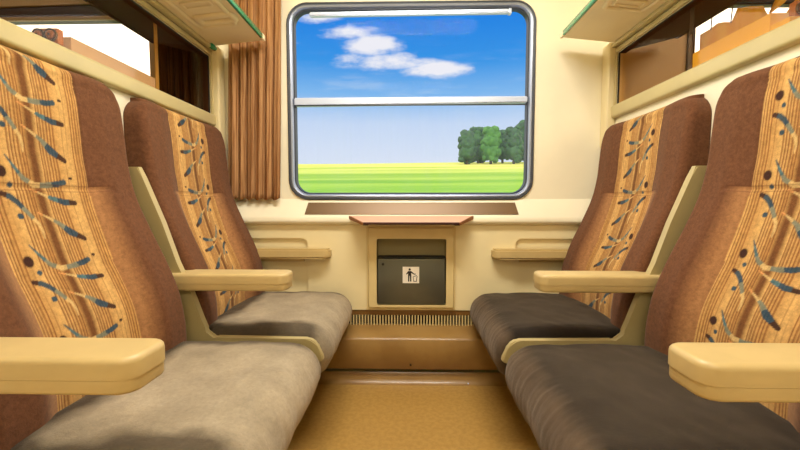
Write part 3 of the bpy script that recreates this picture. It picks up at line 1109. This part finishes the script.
t = thing('heater_casing', (0, 1.78, 0), 'golden brown metal heater casing along the foot of the window wall', 'heater')
bm = bm_new()
prof = [(YW, .06), (YW, .238), (1.80, .240), (1.715, .218), (1.704, .214), (1.700, .206), (1.700, .075), (1.706, .068), (1.74, .066)]
a = [bm.verts.new((-.94, y, z)) for y, z in prof]; b = [bm.verts.new((.94, y, z)) for y, z in prof]
bm.faces.new(a); bm.faces.new(b[::-1])
for i in range(len(prof)): bm.faces.new((a[i], b[i], b[(i + 1) % len(prof)], a[(i + 1) % len(prof)]))
smooth_angle(obj('casing', bm, M_HEAT, t), 50)
bm = bm_new(); add_tube(bm, [(-.002, 1.7002, .092), (-.002, 1.697, .092)], .005, 12); obj('screw', bm, M_SCREW, t)
bm = add_box(bm_new(), -.20, .12, 1.745, 1.80, .2405, .2425); 
# foot strip: rubber cove down to the floor
bm.free()
bm = bm_new()
prof = [(YW, .0), (YW, .046), (1.722, .048), (1.716, .040), (1.713, .02), (1.706, .008), (1.694, .002), (1.690, .0)]
a = [bm.verts.new((-.94, y, z)) for y, z in prof]; b = [bm.verts.new((.94, y, z)) for y, z in prof]
bm.faces.new(a); bm.faces.new(b[::-1])
for i in range(len(prof)): bm.faces.new((a[i], b[i], b[(i + 1) % len(prof)], a[(i + 1) % len(prof)]))
tag(smooth_angle(obj('baseboard_far', bm, M_HEAT), 50), kind='structure')
bm = bm_new(); bmesh.ops.create_uvsphere(bm, u_segments=12, v_segments=8, radius=.0035, matrix=Matrix.Translation((.265, 1.700, .006)))
tag(obj('rivet', bm, M_WHITEALU, None, True), 'tiny shiny rivet head on the foot strip at the right', 'rivet')

# ------------------------------------------------------------------ ceiling lamps (above the frame); rear and neighbour ones added as fill
for x, y, nm in ((0, 1.0, 'over the seats'), (0, -.35, 'behind the viewer, added as fill'), (2.0, .75, 'added to brighten the compartment to the right'), (-2.0, .75, 'added to brighten the compartment to the left')):
    t = thing('ceiling_lamp', (x, y, ZC), 'long warm ceiling lamp %s' % nm, 'lamp')
    box('housing', x - .48, x + .48, y - .15, y + .15, ZC - .022, ZC - .0005, M_WHITEALU, t, .004)
    box('diffuser', x - .46, x + .46, y - .135, y + .135, ZC - .032, ZC - .0222, M_LAMP, t, .003)

# ------------------------------------------------------------------ neighbouring compartments, seen through the partition glass
for s, nm in ((-1, 'left'), (1, 'right')):
    xa = s * (HW + .03); xo = s * SIDE
    x0, x1 = sorted((s * (1.236 if s < 0 else 1.30), s * 2.5))
    bm = bm_new()
    add_plate(bm, [tuple(p) for p in ((min(xa, xo), 0), (max(xa, xo), 0), (max(xa, xo), ZC), (min(xa, xo), ZC))], [rrect(x0, x1, .86, 1.79, .06)], YW, YW + .05)
    w = obj('wall_far_' + nm, bm, M_TAN if s > 0 else M_DKWOOD); w['kind'] = 'structure'
    box('wall_outer_' + nm, *sorted((xo, xo + s * .05)), YB, YW + .05, 0, ZC, M_DKWOOD, kind='structure')
    g = thing('window_%d' % (4 if s < 0 else 5), (s * 1.9, YW, .86), None, None); g['kind'] = 'structure'
    bm = bm_new()
    add_ring(bm, rrect(x0, x1, .86, 1.79, .06), [(.0, YW + .02), (.0, YW - .012), (-.012, YW - .016), (-.03, YW - .012), (-.03, YW + .02)])
    smooth_angle(obj('frame', bm, M_GOLD if s < 0 else M_DKWOOD, g))
    bm = add_box(bm_new(), x0 + .01, x1 - .01, YW + .02, YW + .024, .87, 1.78); obj('pane', bm, M_GLASS, g)
    # their luggage rack, underside in dark brown
    t = thing('luggage_rack', (s * 1.09, .6, 1.56), 'dark brown rack of the next compartment behind the %s glass' % nm, 'luggage rack')
    bm = bm_new()
    c = [(s * .9755, -.5, 1.530), (s * 1.195, -.5, 1.585), (s * 1.195, 1.772, 1.585), (s * .9755, 1.772, 1.530)]
    lo = [bm.verts.new(p) for p in c]; hi = [bm.verts.new((p[0], p[1], p[2] + .03)) for p in c]
    bm.faces.new(lo); bm.faces.new(hi[::-1])
    for i in range(4): bm.faces.new((lo[i], hi[i], hi[(i + 1) % 4], lo[(i + 1) % 4]))
    obj('shelf', bm, M_DKRACK, t)
    box('front_edge', *sorted((s * 1.190, s * 1.205)), -.5, 1.772, 1.580, 1.612, M_DKRACK, t, .003)

# dark curtain of the left neighbour, beside its window frame
t = thing('window_curtain', (-1.12, 1.80, 1.86), 'dark brown curtain seen through the left partition glass', 'curtain')
o = curtain_mesh('curtain_cloth', -1.205, -.985, -1.205, -.985, .86, 1.90, 1.80, 6, .014, M_CURTDK, seed=4.)
bpy.context.view_layer.update(); local(o, t)
bm = bm_new(); add_tube(bm, [(-1.23, 1.80, 1.91), (-.98, 1.80, 1.91)], .008, 10); obj('curtain_rod', bm, M_ALU, t, True)
for x in (-1.22, -.99):
    bm = bm_new(); add_tube(bm, [(x, 1.80, 1.91), (x, YW, 1.91)], .005, 8); obj('rod_bracket', bm, M_ALU, t, True)

# roller blind box over the left neighbour's window
t = thing('blind_box', (-1.9, YW - .05, 1.72), 'dark blind box with tan rails above the bright left window', 'blind')
box('box', -2.9, -1.24, YW - .07, YW - .0165, 1.70, 2.0, M_DKWOOD, t)
for (za_, zb_, h) in ((1.705, 1.712, .016), (1.745, 1.79, .034)):
    bm = bm_new(); add_prism(bm, [(-2.9, za_ - .02), (-1.24, zb_ - .02), (-1.24, zb_ + h - .02), (-2.9, za_ - .02 + h)], YW - .082, YW - .0705)
    obj('rail', bm, M_TAN, t)

# orange curtain, dark pelmet in the right neighbour's window
t = thing('window_curtain', (1.9, 1.80, 1.72), 'orange sunlit curtain seen through the right partition glass', 'curtain')


def toporange(f):
    x = 1.325 + f * 1.2
    return float(np.interp(x, [1.32, 1.37, 1.40, 1.46, 1.49, 1.60, 1.63, 1.66, 1.74, 1.78, 1.9, 2.6],
                           [1.61, 1.635, 1.66, 1.665, 1.73, 1.735, 1.70, 1.665, 1.67, 1.72, 1.73, 1.73]))


o = curtain_mesh('curtain_cloth', 1.325, 2.525, 1.325, 2.525, .80, 1.6, 1.80, 9, .006, M_CURTOR, nx=220, topfn=toporange, seed=9.)
bpy.context.view_layer.update(); local(o, t)
bm = bm_new(); add_tube(bm, [(1.30, 1.792, 1.752), (2.6, 1.792, 1.752)], .004, 8); obj('curtain_rod', bm, M_DKWOOD, t, True)
for k in range(14):
    x = 1.37 + k * .088
    bm = bm_new(); add_tube(bm, [(x, 1.792, 1.752), (x, 1.80, toporange((x - 1.325) / 1.2) - .004)], .0025, 6); obj('hook_cord', bm, M_DKWOOD, t)
for xa_, za_, xb_, zb_ in ((1.665, 1.765, 1.605, 1.690), (1.765, 1.77, 1.665, 1.665), (1.80, 1.755, 1.715, 1.672)):
    bm = bm_new(); add_tube(bm, [(xa_, 1.772, za_), (xa_ * .7 + xb_ * .3, 1.772, za_ * .7 + zb_ * .3), (xb_, 1.772, zb_)], [.018, .020, .004], 10)
    obj('tassel', bm, M_LEAFOR, t, True)
t = thing('blind_box', (1.9, YW - .05, 1.72), 'dark blind box above the orange curtain in the right compartment', 'blind')
box('box', 1.40, 2.9, YW - .04, YW - .0165, 1.765, 2.0, M_DARK, t)

# long ledges on the neighbours' side of the partitions, each with a small knob block at its near end
M_LEDGEL = mat('pinkish_beige_ledge', (226, 190, 156), .5)
M_LEDGER = mat('orange_lit_ledge', (252, 192, 46), .5)  # orange light falling on this ledge is put into its colour
for s, nm, xs, zc_, zt, yend, m_ in ((-1, 'left', (-1.007, -1.042), 1.306, 1.326, 1.475, M_LEDGEL), (1, 'right', (1.033, 1.072), 1.357, 1.378, 1.395, M_LEDGER)):
    x0, x1 = sorted((s * (HW + .053), s * 1.09))
    t = thing('partition_ledge', (s * 1.04, 1.25, 1.2), '%s ledge running along the far side of the %s glass' % ('pale beige' if s < 0 else 'painted orange-lit', nm), 'ledge')
    bm = add_box(bm_new(), x0, x1, 1.106, yend, .95, 1.325 if s < 0 else 1.372, .004); smooth_angle(obj('top_board', bm, m_, t))
    bm = add_box(bm_new(), x0, x1, 1.05, 1.105, .95, zc_ - .022, .002); obj('end_board', bm, m_, t)
    box('post', *sorted((s * (HW + .053), s * 1.0)), yend + .001, yend + .02, .95, 1.57, M_GOLD if s < 0 else M_DKWOOD, t)
    t = thing('knob_block', (sum(xs) / 2, 1.065, zc_ - .0215), 'small orange-brown block with round knobs behind the %s partition glass' % nm, 'fixture', 'knob blocks behind the partition glass')
    box('block', min(xs) - .0165, max(xs) + .0165, 1.055, 1.074, zc_ - .0215, zt, M_ORWOOD, t, .002)
    for x in xs:
        ring = [(x + .0145 * math.cos(2 * math.pi * k / 24), zc_ + .0145 * math.sin(2 * math.pi * k / 24)) for k in range(24)]
        bm = bm_new(); add_ring(bm, ring[::-1], [(0, 1.055), (0, 1.049), (-.003, 1.049), (-.003, 1.055)])
        k_ = obj('knob', bm, M_VENT, t)
        bm = bm_new(); add_tube(bm, [(x, 1.055, zc_), (x, 1.048, zc_), (x, 1.0465, zc_)], [.011, .011, .008], 20); obj('knob_face', bm, M_ORWOOD, k_)
        bm = bm_new(); add_tube(bm, [(x, 1.0465, zc_), (x, 1.045, zc_)], .003, 10); obj('knob_slot', bm, M_SCREW, k_)

# ------------------------------------------------------------------ outside: fields rising to a crest, trees
bm = bm_new()
CREST_Y, CREST_Z = 110., .84 + 110 * math.tan(R(6.02))
nx, ny = 60, 60
grid = []
for j in range(ny + 1):
    f = j / ny
    y = 6 + (CREST_Y + 60 - 6) * f ** 1.3
    row = []
    for i in range(nx + 1):
        x = -220 + 440 * i / nx
        if y < CREST_Y:
            g = (y - 6) / (CREST_Y - 6)
            z = -1.2 + (CREST_Z + 1.2) * g + .25 * math.sin(x * .05) * g
        else:
            z = CREST_Z + .25 * math.sin(x * .05) - (y - CREST_Y) * .05
        row.append(bm.verts.new((x, y, z)))
    grid.append(row)
for j in range(ny):
    for i in range(nx): bm.faces.new((grid[j][i], grid[j][i + 1], grid[j + 1][i + 1], grid[j + 1][i]))
tag(obj('ground', bm, M_FIELD, None, True), kind='structure')


def field_z(x, y):
    g = (y - 6) / (CREST_Y - 6)
    return -1.2 + (CREST_Z + 1.2) * g + .25 * math.sin(x * .05) * g


def make_tree(x, y, h, w, m, label, seed):
    rnd = random.Random(seed)
    z = field_z(x, y)
    t = thing('field_tree', (x, y, z), label, 'tree', 'trees on the crest of the field')
    bm = bm_new(); add_tube(bm, [(x, y, z - .3), (x, y, z + h * .25), (x + .1, y, z + h * .6)], [h * .035, h * .028, h * .015], 8)
    obj('trunk', bm, M_BARK, t, True)
    bm = bm_new()
    blobs = [(0, 0, .52, .40), (0, 0, .30, .40), (0, 0, .70, .33)]
    for k in range(22):
        a = rnd.uniform(0, 6.28); hh = rnd.uniform(.10, .86)
        sh = math.sqrt(max(.15, 1 - abs(hh - .42) ** 2 * 3.2))
        blobs.append((.30 * sh * math.cos(a), .30 * sh * math.sin(a), hh, rnd.uniform(.13, .22)))
    for bx, by, bz, br in blobs:
        cc = Vector((x + bx * w, y + by * w * .8, z + h * bz))
        n0 = len(bm.verts)
        bmesh.ops.create_icosphere(bm, subdivisions=3, radius=br * w, matrix=Matrix.Translation(cc))
        bm.verts.ensure_lookup_table()
        for v in bm.verts[n0:]:
            d = v.co - cc
            v.co = cc + d * (1 + noise.noise(v.co * 1.7) * .25 + noise.noise(v.co * 5.) * .16)
    obj('foliage', bm, m, t, True)


for u0, u1, vt, yk, m, lb in [
        (457, 475, 127, 90, 0, 'dark leafy tree on the field crest, leftmost of the grove'),
        (467, 487, 124, 98, 0, 'dark leafy tree with rounded top, second from the left in the grove'),
        (480, 499, 124, 90, 1, 'lighter green tree in the middle of the grove'),
        (492, 510, 127, 98, 0, 'dark tree set back right of the lighter green tree'),
        (503, 521, 124, 90, 0, 'dark tree at the right of the grove, before the window frame'),
        (514, 536, 119, 98, 0, 'tall dark tree partly hidden by the right window frame')]:
    x = ((u0 + u1) / 2 - 408) / 376 * yk
    zt = .84 + (203 - vt) / 376 * yk
    make_tree(x, yk, zt - field_z(x, yk), (u1 - u0) / 376 * yk * 1.12, M_LEAF2 if m else M_LEAF, lb, 11 + u0)
